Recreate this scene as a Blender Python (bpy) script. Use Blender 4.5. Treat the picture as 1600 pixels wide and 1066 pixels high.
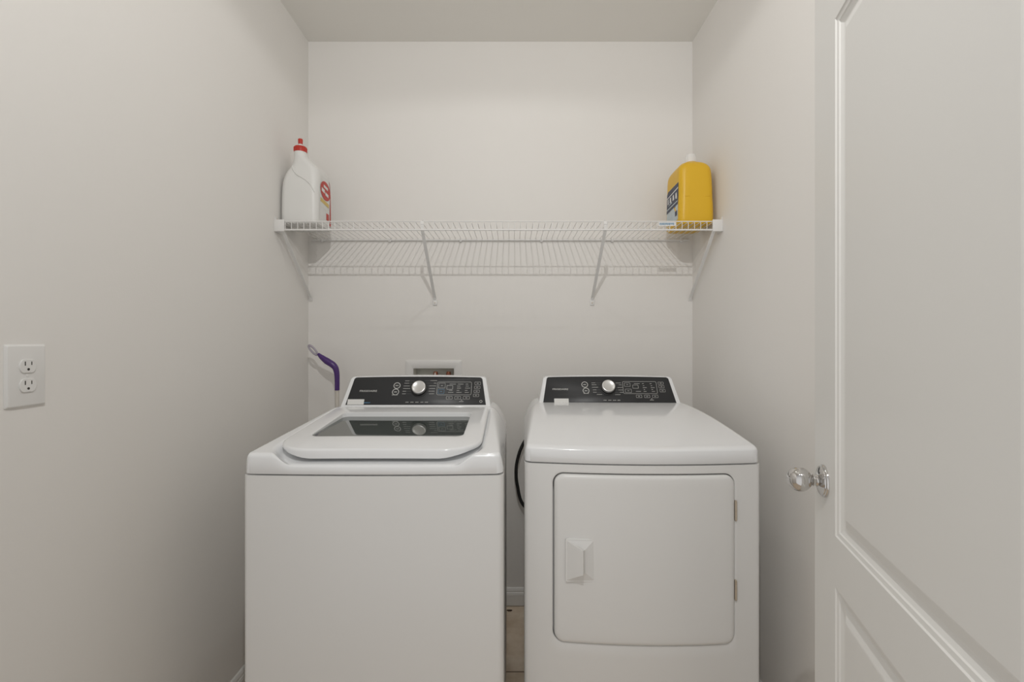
import bpy, bmesh, math, random
from mathutils import Vector, Matrix
for o in list(bpy.data.objects): bpy.data.objects.remove(o, do_unlink=True)
S = bpy.context.scene
COL = S.collection
PI = math.pi
# ------------------------------------------------------------------ camera
cam_d = bpy.data.cameras.new('camera'); cam = bpy.data.objects.new('camera', cam_d); COL.objects.link(cam)
cam.location = (0, 0, 1.281); cam.rotation_euler = (PI/2, 0, 0)
cam_d.sensor_width = 36; cam_d.lens = 36*750/1600; cam_d.clip_start = 0.02
S.camera = cam
# ------------------------------------------------------------------ world, lights, exposure
W = bpy.data.worlds.new('world'); S.world = W; W.use_nodes = True
bgn = W.node_tree.nodes['Background']; wn = W.node_tree
bgn.inputs[1].default_value = 0.25
# added fill: invented bright lobe of the world, behind and left of the camera
w_tc = wn.nodes.new('ShaderNodeTexCoord'); w_dt = wn.nodes.new('ShaderNodeVectorMath'); w_dt.operation = 'DOT_PRODUCT'; w_mr = wn.nodes.new('ShaderNodeMapRange')
wn.links.new(w_tc.outputs['Generated'], w_dt.inputs[0]); w_dt.inputs[1].default_value = Vector((-.50, -.85, -.15)).normalized(); wn.links.new(w_dt.outputs['Value'], w_mr.inputs['Value'])
w_mr.interpolation_type = 'SMOOTHSTEP'; w_mr.inputs['From Min'].default_value = .35; w_mr.inputs['From Max'].default_value = 1.0
w_mx = wn.nodes.new('ShaderNodeMix'); w_mx.data_type = 'RGBA'; wn.links.new(w_mr.outputs['Result'], w_mx.inputs['Factor'])
w_mx.inputs['A'].default_value = (.9, .895, .89, 1); w_mx.inputs['B'].default_value = (3.0, 2.96, 2.92, 1)
wn.links.new(w_mx.outputs['Result'], bgn.inputs[0])
def lamp(name, loc, size, power, colour, aim, cone, blend):
    d = bpy.data.lights.new(name, 'SPOT'); d.shadow_soft_size = size/2; d.energy = power; d.color = colour
    d.spot_size = math.radians(cone); d.spot_blend = blend
    o = bpy.data.objects.new(name, d); COL.objects.link(o); o.location = loc
    o.rotation_euler = (Vector(aim)-Vector(loc)).to_track_quat('-Z', 'Y').to_euler()
    return o
lamp('ceiling_lamp_light', (-0.05, 1.30, 2.600), 0.03, 4.5, (1.0, 0.99, 0.975), (-0.05, 1.31, 0), 172, .15)
lamp('entry_lamp_light', (0.0, 0.03, 2.60), 0.024, 40.0, (1.0, 0.99, 0.975), (0.0, 2.0, 0.65), 135, .3)
S.view_settings.view_transform = 'Standard'; S.view_settings.look = 'None'
S.view_settings.gamma = 1; S.view_settings.use_curve_mapping = False
S.view_settings.exposure = 0.01

# ------------------------------------------------------------------ materials
def lin(c): return tuple((x/255/12.92 if x/255 <= .04045 else ((x/255+.055)/1.055)**2.4) for x in c)
def mat(name, col, rough=.5, metal=0, spec=.5, coat=0, bump=None, noise=None, ior=None):
    m = bpy.data.materials.new(name); m.use_nodes = True; nt = m.node_tree; b = nt.nodes['Principled BSDF']
    b.inputs['Base Color'].default_value = (*col, 1); b.inputs['Roughness'].default_value = rough
    b.inputs['Metallic'].default_value = metal; b.inputs['Specular IOR Level'].default_value = spec
    b.inputs['Coat Weight'].default_value = coat; b.inputs['Coat Roughness'].default_value = .04
    if ior: b.inputs['IOR'].default_value = ior
    tc = nt.nodes.new('ShaderNodeTexCoord')
    n = nt.nodes.new('ShaderNodeTexNoise'); n.inputs['Scale'].default_value = (noise or (6, .02))[0]; n.inputs['Detail'].default_value = 4
    nt.links.new(tc.outputs['Object'], n.inputs['Vector'])
    a = (noise or (6, .02))[1]
    mx = nt.nodes.new('ShaderNodeMix'); mx.data_type = 'RGBA'; mx.inputs['Factor'].default_value = .5
    mx.inputs['A'].default_value = (*[c*(1-a) for c in col], 1); mx.inputs['B'].default_value = (*[min(1, c*(1+a)) for c in col], 1)
    nt.links.new(n.outputs['Fac'], mx.inputs['Factor']); nt.links.new(mx.outputs['Result'], b.inputs['Base Color'])
    if bump:
        n2 = nt.nodes.new('ShaderNodeTexNoise'); n2.inputs['Scale'].default_value = bump[0]; n2.inputs['Detail'].default_value = 3
        nt.links.new(tc.outputs['Object'], n2.inputs['Vector'])
        bp = nt.nodes.new('ShaderNodeBump'); bp.inputs['Strength'].default_value = bump[1]; bp.inputs['Distance'].default_value = .002
        nt.links.new(n2.outputs['Fac'], bp.inputs['Height']); nt.links.new(bp.outputs['Normal'], b.inputs['Normal'])
    return m
M = {}
M['wall'] = mat('wall_paint', (.84, .818, .785), .75, spec=.25, bump=(220, .12), noise=(2, .008))
M['ceiling'] = mat('ceiling_paint', (.88, .862, .82), .85, spec=.15, bump=(120, .15), noise=(2, .01))
M['trim'] = mat('trim_paint', (.84, .83, .80), .35, spec=.4, noise=(3, .01))
M['door'] = mat('door_paint', (.83, .825, .80), .42, spec=.35, bump=(160, .05), noise=(3, .008))
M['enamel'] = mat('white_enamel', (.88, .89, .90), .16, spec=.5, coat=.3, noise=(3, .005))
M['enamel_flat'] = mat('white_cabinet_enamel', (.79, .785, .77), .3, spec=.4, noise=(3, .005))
M['plastic'] = mat('white_plastic', (.80, .79, .77), .35, noise=(5, .01))
M['vinyl'] = mat('white_vinyl_wire', (.82, .81, .79), .35, noise=(8, .01))
M['panel'] = mat('charcoal_panel', (.030, .031, .033), .34, spec=.35, noise=(30, .08))
M['glass'] = mat('dark_lid_glass', (.070, .082, .076), .03, spec=.5, ior=2.5, coat=0, noise=(12, .15))
M['print'] = mat('light_print', (.52, .52, .50), .5, noise=(30, .03))
M['blueprint'] = mat('blue_print', (.10, .26, .42), .5, noise=(30, .03))
M['dim'] = mat('dim_print', (.16, .165, .17), .4, noise=(30, .05))
M['dark'] = mat('dark_gap', (.03, .03, .03), .7, noise=(20, .1))
M['black'] = mat('black_rubber', (.012, .012, .012), .5, noise=(20, .1))
M['chrome'] = mat('polished_chrome', (.66, .65, .64), .05, metal=1, noise=(4, .02))
M['silver'] = mat('silver_knob', (.66, .655, .64), .28, metal=.6, noise=(40, .03))
M['steel'] = mat('hinge_steel', (.60, .52, .42), .35, metal=.6, noise=(60, .15))
M['yellow'] = mat('yellow_plastic', (.78, .47, .02), .38, noise=(10, .03))
M['jugwhite'] = mat('jug_white_plastic', (.78, .775, .75), .4, noise=(10, .01))
M['red'] = mat('red_plastic', (.52, .035, .02), .4, noise=(20, .04))
M['navy'] = mat('navy_label', (.035, .045, .085), .45, noise=(30, .08))
M['paleblue'] = mat('pale_blue_label', (.55, .62, .64), .45, noise=(60, .12))
M['labwhite'] = mat('white_label', (.76, .76, .74), .45, noise=(60, .04))
M['labyel'] = mat('yellow_label', (.66, .48, .14), .45, noise=(60, .06))
M['purple'] = mat('purple_plastic', (.075, .028, .17), .3, noise=(20, .05))
M['greyplastic'] = mat('grey_lilac_plastic', (.42, .38, .44), .4, noise=(20, .04))
M['polegrey'] = mat('cream_painted_pole', (.70, .66, .60), .35, noise=(20, .02))
M['copper'] = mat('copper', (.42, .17, .10), .3, metal=.7, noise=(30, .1))
M['rust'] = mat('rust_red_plastic', (.30, .09, .05), .45, noise=(30, .1))
M['boxgrey'] = mat('grey_box_plastic', (.80, .80, .74), .5, noise=(20, .03))
M['slot'] = mat('dark_slot', (.035, .03, .025), .6, noise=(20, .1))
M['lampglass'] = mat('lamp_opal_glass', (.85, .84, .8), .3, noise=(5, .01))
# travertine tile floor
def floor_mat():
    m = bpy.data.materials.new('beige_stone_tile'); m.use_nodes = True; nt = m.node_tree; b = nt.nodes['Principled BSDF']
    tc = nt.nodes.new('ShaderNodeTexCoord')
    mp = nt.nodes.new('ShaderNodeMapping'); mp.inputs['Location'].default_value = (.17, -.018, 0); nt.links.new(tc.outputs['Object'], mp.inputs['Vector'])
    br = nt.nodes.new('ShaderNodeTexBrick'); br.offset = 0; br.inputs['Scale'].default_value = 1
    br.inputs['Brick Width'].default_value = .46; br.inputs['Row Height'].default_value = .46; br.inputs['Mortar Size'].default_value = .004; br.inputs['Mortar Smooth'].default_value = .2
    nt.links.new(mp.outputs['Vector'], br.inputs['Vector'])
    n = nt.nodes.new('ShaderNodeTexNoise'); n.inputs['Scale'].default_value = 9; n.inputs['Detail'].default_value = 8; n.inputs['Roughness'].default_value = .6
    nt.links.new(tc.outputs['Object'], n.inputs['Vector'])
    cr = nt.nodes.new('ShaderNodeValToRGB'); e = cr.color_ramp.elements
    e[0].position = .3; e[0].color = (.62, .48, .34, 1); e[1].position = .68; e[1].color = (.86, .74, .60, 1)
    nt.links.new(n.outputs['Fac'], cr.inputs['Fac'])
    mx = nt.nodes.new('ShaderNodeMix'); mx.data_type = 'RGBA'; nt.links.new(br.outputs['Fac'], mx.inputs['Factor'])
    nt.links.new(cr.outputs['Color'], mx.inputs['A']); mx.inputs['B'].default_value = (.25, .19, .13, 1)
    nt.links.new(mx.outputs['Result'], b.inputs['Base Color']); b.inputs['Roughness'].default_value = .35
    return m
M['floor'] = floor_mat()

# ------------------------------------------------------------------ helpers
def link(name, me, m, parent=None, smooth=None):
    o = bpy.data.objects.new(name, me); COL.objects.link(o)
    for mm in (m if isinstance(m, (list, tuple)) else [m]): me.materials.append(mm)
    if parent: o.parent = parent
    if smooth is not None:
        me.polygons.foreach_set('use_smooth', [True]*len(me.polygons)); me.set_sharp_from_angle(angle=math.radians(smooth))
    me.update(); return o
def obj(name, bm, m, parent=None, smooth=None, recalc=True):
    if recalc: bmesh.ops.recalc_face_normals(bm, faces=bm.faces)
    me = bpy.data.meshes.new(name); bm.to_mesh(me); bm.free()
    return link(name, me, m, parent, smooth)
def empty(name, loc=(0, 0, 0), rz=0):
    o = bpy.data.objects.new(name, None); COL.objects.link(o); o.location = loc; o.rotation_euler = (0, 0, rz); o.empty_display_size = .05; return o
def tag(o, label, cat=None, group=None, kind=None):
    if label: o['label'] = label
    if cat: o['category'] = cat
    if group: o['group'] = group
    if kind: o['kind'] = kind
    return o
def box(bm, lo, hi, bevel=0, seg=2, mi=0):
    b = bmesh.new(); bmesh.ops.create_cube(b, size=1)
    for v in b.verts: v.co = Vector([lo[i]+(hi[i]-lo[i])*(v.co[i]+.5) for i in range(3)])
    if bevel: bmesh.ops.bevel(b, geom=b.edges[:], offset=bevel, segments=seg, affect='EDGES', profile=.5)
    merge(bm, b, mi)
def merge(bm, b, mi=0, mtx=None):
    if mtx is not None: bmesh.ops.transform(b, matrix=mtx, verts=b.verts)
    vm = {v: bm.verts.new(v.co) for v in b.verts}
    for f in b.faces:
        try: nf = bm.faces.new([vm[v] for v in f.verts]); nf.material_index = mi or f.material_index
        except ValueError: pass
    b.free()
def loft(bm, loops, cap0=True, cap1=True, closed=True, mi=0):
    vl = [[bm.verts.new(p) for p in L] for L in loops]
    n = len(loops[0])
    for a, b in zip(vl, vl[1:]):
        for i in range(n if closed else n-1):
            j = (i+1) % n
            f = bm.faces.new((a[i], a[j], b[j], b[i])); f.material_index = mi
    if cap0: bm.faces.new(vl[0]).material_index = mi
    if cap1: bm.faces.new(vl[-1][::-1]).material_index = mi
    return vl
def lathe(bm, prof, mtx=None, n=32, mi=0):
    b = bmesh.new()
    loft(b, [[(r*math.cos(2*PI*i/n), r*math.sin(2*PI*i/n), z) for i in range(n)] for r, z in prof])
    merge(bm, b, mi, mtx)
def tube(bm, pts, r, n=8, closed=False, mi=0, flat=None):
    pts = [Vector(p) for p in pts]; loops = []; N = len(pts)
    up = None
    for i, p in enumerate(pts):
        if closed: t = (pts[(i+1) % N]-pts[i-1]).normalized()
        else: t = (pts[min(i+1, N-1)]-pts[max(i-1, 0)]).normalized()
        if up is None:
            up = Vector((0, 0, 1)) if abs(t.z) < .9 else Vector((0, 1, 0))
        s = t.cross(up).normalized(); up = s.cross(t).normalized()
        rr = r[i] if isinstance(r, (list, tuple)) else r
        fx, fy = flat or (1, 1)
        loops.append([p+(s*math.cos(2*PI*k/n)*fx+up*math.sin(2*PI*k/n)*fy)*rr for k in range(n)])
    if closed: loops.append(loops[0]); loft(bm, loops, False, False, mi=mi)
    else: loft(bm, loops, mi=mi)
def rrect(hw, hh, r, k=6, cx=0, cy=0, sub=8):
    """rounded rectangle, counter-clockwise, equal point count whatever the size; r: radius or 4 radii (tr, tl, bl, br)"""
    rs = r if isinstance(r, (list, tuple)) else [r]*4
    cs = [(hw-rs[0], hh-rs[0], 0), (-hw+rs[1], hh-rs[1], 90), (-hw+rs[2], -hh+rs[2], 180), (hw-rs[3], -hh+rs[3], 270)]
    corners = [[(cx+x+rs[q]*math.cos(math.radians(a+90*i/k)), cy+y+rs[q]*math.sin(math.radians(a+90*i/k))) for i in range(k+1)] for q, (x, y, a) in enumerate(cs)]
    out = []
    for q in range(4):
        out += corners[q]
        a = corners[q][-1]; b = corners[(q+1) % 4][0]
        for i in range(1, sub): out.append((a[0]+(b[0]-a[0])*i/sub, a[1]+(b[1]-a[1])*i/sub))
    return out
def clamp(t, a=0., b=1.): return max(a, min(b, t))
def smooth(t): t = clamp(t); return t*t*(3-2*t)
def catmull(pts, n=8):
    P = [Vector(p) for p in pts]; P = [P[0]*2-P[1]]+P+[P[-1]*2-P[-2]]; out = []
    for i in range(1, len(P)-2):
        a, b, c, d = P[i-1:i+3]
        for k in range(n):
            t = k/n; out.append(.5*((2*b)+(c-a)*t+(2*a-5*b+4*c-d)*t*t+(3*b-a-3*c+d)*t**3))
    out.append(P[-2]); return out

# ------------------------------------------------------------------ room shell
XL, XR, YB, ZC, YF = -.991, .878, 2.336, 2.738, .10
def struct(name, bm, m, label, smooth=None):
    return tag(obj(name, bm, m, None, smooth), label, kind='structure')
bm = bmesh.new(); box(bm, (XL-.12, YF, -.1), (XR+.12, YB+.12, 0)); struct('floor', bm, M['floor'], 'beige stone tile floor')
bm = bmesh.new(); box(bm, (XL-.12, -.25, ZC), (XR+.12, YB+.12, ZC+.1)); struct('ceiling', bm, M['ceiling'], 'plain off-white ceiling')
bm = bmesh.new(); box(bm, (XL-.12, YF, 0), (XL, YB+.12, ZC)); struct('wall_left', bm, M['wall'], 'plain off-white wall left of the washer')
bm = bmesh.new(); box(bm, (XR, YF, 0), (XR+.12, YB+.12, ZC)); struct('wall_right', bm, M['wall'], 'plain off-white wall right of the dryer')
# back wall with the hole for the laundry outlet box
HX0, HX1, HZ0, HZ1 = -.482, -.280, 1.000, 1.149
bm = bmesh.new()
xs = [XL, HX0, HX1, XR]; zs = [0, HZ0, HZ1, ZC]
fr = [[bm.verts.new((x, YB, z)) for z in zs] for x in xs]; bk = [[bm.verts.new((x, YB+.12, z)) for z in zs] for x in xs]
for i in range(3):
    for j in range(3):
        if (i, j) != (1, 1):
            bm.faces.new((fr[i][j], fr[i+1][j], fr[i+1][j+1], fr[i][j+1])); bm.faces.new((bk[i][j], bk[i][j+1], bk[i+1][j+1], bk[i+1][j]))
for a, b in (((1, 1), (2, 1)), ((2, 1), (2, 2)), ((2, 2), (1, 2)), ((1, 2), (1, 1))):
    bm.faces.new((fr[a[0]][a[1]], fr[b[0]][b[1]], bk[b[0]][b[1]], bk[a[0]][a[1]]))
ring = [(i, 0) for i in range(4)]+[(3, 1), (3, 2), (3, 3), (2, 3), (1, 3), (0, 3), (0, 2), (0, 1)]
for a, b in zip(ring, ring[1:]+ring[:1]):
    bm.faces.new((fr[a[0]][a[1]], bk[a[0]][a[1]], bk[b[0]][b[1]], fr[b[0]][b[1]]))
struct('wall_back', bm, M['wall'], 'plain off-white back wall behind the machines')
# baseboards: profile (out from wall, z)
BP = [(0, 0), (.014, 0), (.014, .052), (.0125, .056), (.0125, .060), (.010, .063), (.010, .070), (.006, .080), (.003, .083), (0, .083)]
def baseboard(name, a, b, nrm, label):
    bm = bmesh.new(); a = Vector(a); b = Vector(b); n = Vector(nrm)
    loft(bm, [[p+n*o+Vector((0, 0, z)) for o, z in BP] for p in (a, b)])
    struct(name, bm, M['trim'], label)
baseboard('baseboard_back', (XL, YB, 0), (XR, YB, 0), (0, -1, 0), 'white moulded baseboard along the back wall')
baseboard('baseboard_left', (XL, YF, 0), (XL, YB-.0141, 0), (1, 0, 0), 'white moulded baseboard along the left wall')
baseboard('baseboard_right', (XR, YB-.0141, 0), (XR, YF, 0), (-1, 0, 0), 'white moulded baseboard along the right wall')

# ------------------------------------------------------------------ door leaf, standing open
def build_door():
    E0 = Vector((.650, 1.030, .012)); th = math.atan2(220, 750)
    root = empty('door_1', E0)
    ax = Vector((-math.sin(th), -math.cos(th), 0)); nr = Vector((-math.cos(th), math.sin(th), 0))
    mt = Matrix((( ax.x, -nr.x, 0, 0), (ax.y, -nr.y, 0, 0), (0, 0, 1, 0), (0, 0, 0, 1)))   # local x along leaf, y into the leaf, z up
    root.matrix_world = Matrix.Translation(E0) @ mt
    Wd, Hd, st, T = .762, 2.02, .119, .035
    zb = [(.22, .800), (.897, 1.884)]
    prof = [(0, 0), (.002, .0025), (.009, .0035), (.0105, .006), (.017, .0085), (.021, .0095), (.025, .0095), (.044, .003), (.047, .0025)]
    bm = bmesh.new()
    for side in (0, 1):
        def P(x, y, z): return (x, y if side == 0 else T-y, z)
        xs = [0, st, Wd-st, Wd]; zs = [0, zb[0][0], zb[0][1], zb[1][0], zb[1][1], Hd]
        for i in range(3):
            for j in range(5):
                if i == 1 and j in (1, 3):
                    prev = None
                    for off, d in prof:
                        L = [P(xs[1]+off, d, zs[j]+off), P(xs[2]-off, d, zs[j]+off), P(xs[2]-off, d, zs[j+1]-off), P(xs[1]+off, d, zs[j+1]-off)]
                        L = [bm.verts.new(p) for p in L]
                        if prev:
                            for k in range(4): bm.faces.new((prev[k], prev[(k+1) % 4], L[(k+1) % 4], L[k]))
                        prev = L
                    bm.faces.new(prev)
                else:
                    bm.faces.new([bm.verts.new(P(*p)) for p in ((xs[i], 0, zs[j]), (xs[i+1], 0, zs[j]), (xs[i+1], 0, zs[j+1]), (xs[i], 0, zs[j+1]))])
    for L in (((0, 0, 0), (0, T, 0), (0, T, Hd), (0, 0, Hd)), ((Wd, 0, 0), (Wd, T, 0), (Wd, T, Hd), (Wd, 0, Hd)),
              ((0, 0, 0), (Wd, 0, 0), (Wd, T, 0), (0, T, 0)), ((0, 0, Hd), (Wd, 0, Hd), (Wd, T, Hd), (0, T, Hd))):
        bm.faces.new([bm.verts.new(p) for p in L])
    bmesh.ops.remove_doubles(bm, verts=bm.verts, dist=1e-5)
    leaf = obj('door_leaf', bm, M['door'], root)
    for s in (0, 1):
        rot = Matrix.Translation((.058, 0 if s == 0 else T, .985)) @ Matrix.Rotation(PI/2 if s == 0 else -PI/2, 4, 'X')
        bm = bmesh.new(); lathe(bm, [(.0001, 0), (.0325, 0), (.0325, .003), (.0315, .0045), (.029, .0052), (.0285, .007), (.026, .0085), (.018, .0115), (.014, .013), (.0001, .013)], rot, 48)
        ro = obj('rosette', bm, M['chrome'], root, 35)
        bm = bmesh.new()
        ball = [(.0245*math.sin(a)*1.0, .0445-.0235*math.cos(a)) for a in [math.radians(d) for d in range(28, 178, 8)]]
        lathe(bm, [(.0001, .011), (.0125, .012), (.0115, .015), (.0095, .017), (.0095, .019), (.0125, .0200), (.0125, .0215), (.0095, .0225), (.0095, .0232)]+ball+[(.0001, .068)], rot, 48)
        obj('knob', bm, M['chrome'], root, 40)
        if s == 0:
            bm = bmesh.new(); box(bm, (-.0015, .008, .955), (.0005, .027, 1.012), .0005, 1); box(bm, (-.009, .013, .975), (0, .022, .995), .002)
            obj('latch', bm, M['chrome'], root)
    return tag(root, 'white moulded two-panel door with polished chrome knob, standing open at the right', kind='structure')
build_door()

# ------------------------------------------------------------------ shared laundry machine pieces
HW = .343
def cabinet(name, root, bow, depth, z0, z1, m, opening=None, open_depth=.03):
    """front face bowed, with an optional rounded rectangular opening (cx, cz, hw, hh, r)"""
    rc = .014
    yb = lambda x: -bow*(1-(clamp(abs(x)/HW))**2)
    bm = bmesh.new()
    xe = HW-rc
    path = []
    y0 = yb(xe)
    for i in range(7):
        a = PI/2*i/6; path.append((xe+rc*math.sin(a), y0+rc*(1-math.cos(a))))
    path += [(HW, depth-.01), (HW-.01, depth)]
    path += [(-x, y) for x, y in path[::-1]]
    for (a, b) in zip(path, path[1:]):
        bm.faces.new([bm.verts.new(p) for p in ((a[0], a[1], z0), (b[0], b[1], z0), (b[0], b[1], z1), (a[0], a[1], z1))])
    zm = (z0+z1)/2; hh = (z1-z0)/2
    outer = rrect(xe, hh, .0005, 8, 0, zm, 24)
    if opening:
        cx, cz, ow, oh, r = opening
        inner = rrect(ow, oh, r, 8, cx, cz, 24)
        loops = []
        for k in range(13):
            t = k/12; loops.append([(a[0]*(1-t)+b[0]*t, yb(a[0]*(1-t)+b[0]*t), a[1]*(1-t)+b[1]*t) for a, b in zip(outer, inner)])
        for off, d in ((.0015, .0008), (.003, .003), (.0035, open_depth)):
            L = rrect(ow-off, oh-off, r-off, 8, cx, cz, 24); loops.append([(x, yb(x)+d, z) for x, z in L])
        loft(bm, loops, False, True)
    else:
        nx = 24
        for i in range(nx):
            xa = -xe+2*xe*i/nx; xb = -xe+2*xe*(i+1)/nx
            bm.faces.new([bm.verts.new(p) for p in ((xa, yb(xa), z0), (xb, yb(xb), z0), (xb, yb(xb), z1), (xa, yb(xa), z1))])
    # top and bottom
    fx = [(-xe+2*xe*i/24) for i in range(25)]
    for z in (z0, z1):
        loop = [(x, yb(x), z) for x in fx]+[(x, y, z) for x, y in path[1:-1]]
        bm.faces.new([bm.verts.new(p) for p in loop])
    bmesh.ops.remove_doubles(bm, verts=bm.verts, dist=2e-4)
    return obj(name, bm, m, root, 30)

def cap(name, root, bow, depth, zs, hfun, m):
    """moulded top: height field over the plan, with a skirt down to the seam"""
    rc = .022
    def yb(x):
        ax = abs(x); y = -bow*(1-min(1, ax/HW)**2)
        if ax > HW-rc: y += rc-math.sqrt(max(0, rc*rc-(ax-(HW-rc))**2))
        return y
    xs = []
    n = 150
    for i in range(n+1):
        t = -1+2*i/n; xs.append(HW*(math.sin(t*PI/2)*.35+t*.65))
    ys = [0]; y = 0
    while y < depth:
        y += .0012 if y < .012 else (.0025 if y < .05 else .006); ys.append(min(y, depth))
    bm = bmesh.new()
    g = [[bm.verts.new((x, yb(x)+(yy/depth)*(depth-yb(x)), hfun(x, yy))) for yy in ys] for x in xs]
    for i in range(n):
        for j in range(len(ys)-1): bm.faces.new((g[i][j], g[i+1][j], g[i+1][j+1], g[i][j+1]))
    ring = [g[i][0] for i in range(n+1)]+[g[n][j] for j in range(1, len(ys))]+[g[i][-1] for i in range(n-1, -1, -1)]+[g[0][j] for j in range(len(ys)-2, 0, -1)]
    N = len(ring)
    def low(v, z, off):
        c = v.co; l = math.hypot(c.x, c.y-depth/2); return bm.verts.new((c.x*(1-off/.343), c.y+(off if c.y < depth/2 else -off), z))
    r1 = [bm.verts.new((v.co.x, v.co.y, zs+.002)) for v in ring]
    r2 = [low(v, zs, .002) for v in ring]
    for i in range(N):
        j = (i+1) % N
        bm.faces.new((ring[i], r1[i], r1[j], ring[j])); bm.faces.new((r1[i], r2[i], r2[j], r1[j]))
    bm.faces.new(r2)
    return obj(name, bm, m, root, 50)

vdir = Vector((0, .504, .864)); ndir = Vector((0, -.864, .504))
def console(root, y0, z0, A):
    """sloped control console; A maps artwork coordinates to panel u, v"""
    O = Vector((0, y0, z0))
    P = lambda u, v, n=0: O+Vector((u, 0, 0))+vdir*v+ndir*n
    def outline(wb, wt, v0, v1, r, arch):
        pts = [(-wb, v0), (wb, v0)]
        # right side up to corner
        k = 8
        cx, cz = wt-r, v1-r
        pts += [(wb+(wt-wb)*t, v0+(v1-r-v0)*t) for t in (.33, .66)]
        pts += [(cx+r*math.cos(PI/2*i/k), cz+r*math.sin(PI/2*i/k)) for i in range(k+1)]
        pts += [(cx-2*cx*i/16, v1+arch*(1-(1-2*i/16)**2)) for i in range(1, 16)]
        pts += [(-x, y) for x, y in [(cx+r*math.cos(PI/2*i/k), cz+r*math.sin(PI/2*i/k)) for i in range(k+1)][::-1]]
        pts += [(-(wb+(wt-wb)*t), v0+(v1-r-v0)*t) for t in (.66, .33)]
        return pts
    f = outline(.2865, .266, -.006, .1295, .017, .0055)
    bm = bmesh.new()
    loops = []
    ins = lambda s: outline(.2865-s, .266-s, -.006, .1295-s, .017-s*.5, .0055)
    for s, n in ((.0045, 0), (.0015, -.0012), (0, -.0045)): loops.append([P(u, v, n) for u, v in ins(s)])
    # back: same outline pushed straight back, top slightly lower
    for yy, dz, sc in ((y0+.085, -.001, .999), (y0+.128, -.003, .995), (y0+.135, -.010, .985)):
        L = []
        for u, v in f:
            p = P(u, v); L.append(Vector((p.x*sc, max(p.y+.03, yy) if yy < y0+.1 else yy, p.z+dz*clamp(v/.05))))
        loops.append(L)
    loft(bm, loops)
    obj('console', bm, M['enamel'], root, 40)
    bm = bmesh.new()
    pl = lambda s: outline(.2665-s, .2505-s, .009+s, .1245-s, .012, .0035)
    loft(bm, [[P(u, v, .0001) for u, v in pl(0)], [P(u, v, .0010) for u, v in pl(0)], [P(u, v, .0014) for u, v in pl(.0006)]])
    return obj('control_panel', bm, M['panel'], root, 40), P

def bar(bm, P, u0, u1, v0, v1, n=.0014, t=.0003, mi=0):
    L = [(u0, v0), (u1, v0), (u1, v1), (u0, v1)]
    loft(bm, [[P(u, v, n) for u, v in L], [P(u, v, n+t) for u, v in L]], mi=mi)
def frame(bm, P, u0, u1, v0, v1, w, r, n=.0014, t=.0003, mi=0):
    cu, cv, hu, hv = (u0+u1)/2, (v0+v1)/2, (u1-u0)/2, (v1-v0)/2
    a = rrect(hu, hv, r, 4, cu, cv, 2); b = rrect(hu-w, hv-w, max(r-w, .0003), 4, cu, cv, 2)
    loft(bm, [[P(u, v, n) for u, v in a], [P(u, v, n+t) for u, v in a], [P(u, v, n+t) for u, v in b], [P(u, v, n) for u, v in b]], False, False, mi=mi)
def text_mesh(body, width, height, frame_fn, m, name, parent, bold=0.0):
    c = bpy.data.curves.new('lettering', 'FONT'); c.body = body; c.size = 1; c.extrude = 0; c.offset = bold; c.resolution_u = 3
    t = bpy.data.objects.new('lettering_tmp', c); COL.objects.link(t)
    bpy.context.view_layer.update()
    me = bpy.data.meshes.new_from_object(t.evaluated_get(bpy.context.evaluated_depsgraph_get()))
    bpy.data.objects.remove(t, do_unlink=True)
    xs = [v.co.x for v in me.vertices]; ys = [v.co.y for v in me.vertices]
    x0, x1, y0, y1 = min(xs), max(xs), min(ys), max(ys)
    for v in me.vertices:
        v.co = frame_fn((v.co.x-x0)/(x1-x0)*width-width/2, (v.co.y-y0)/(y1-y0)*height-height/2)
    me.name = name
    return link(name, me, m, parent)

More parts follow.
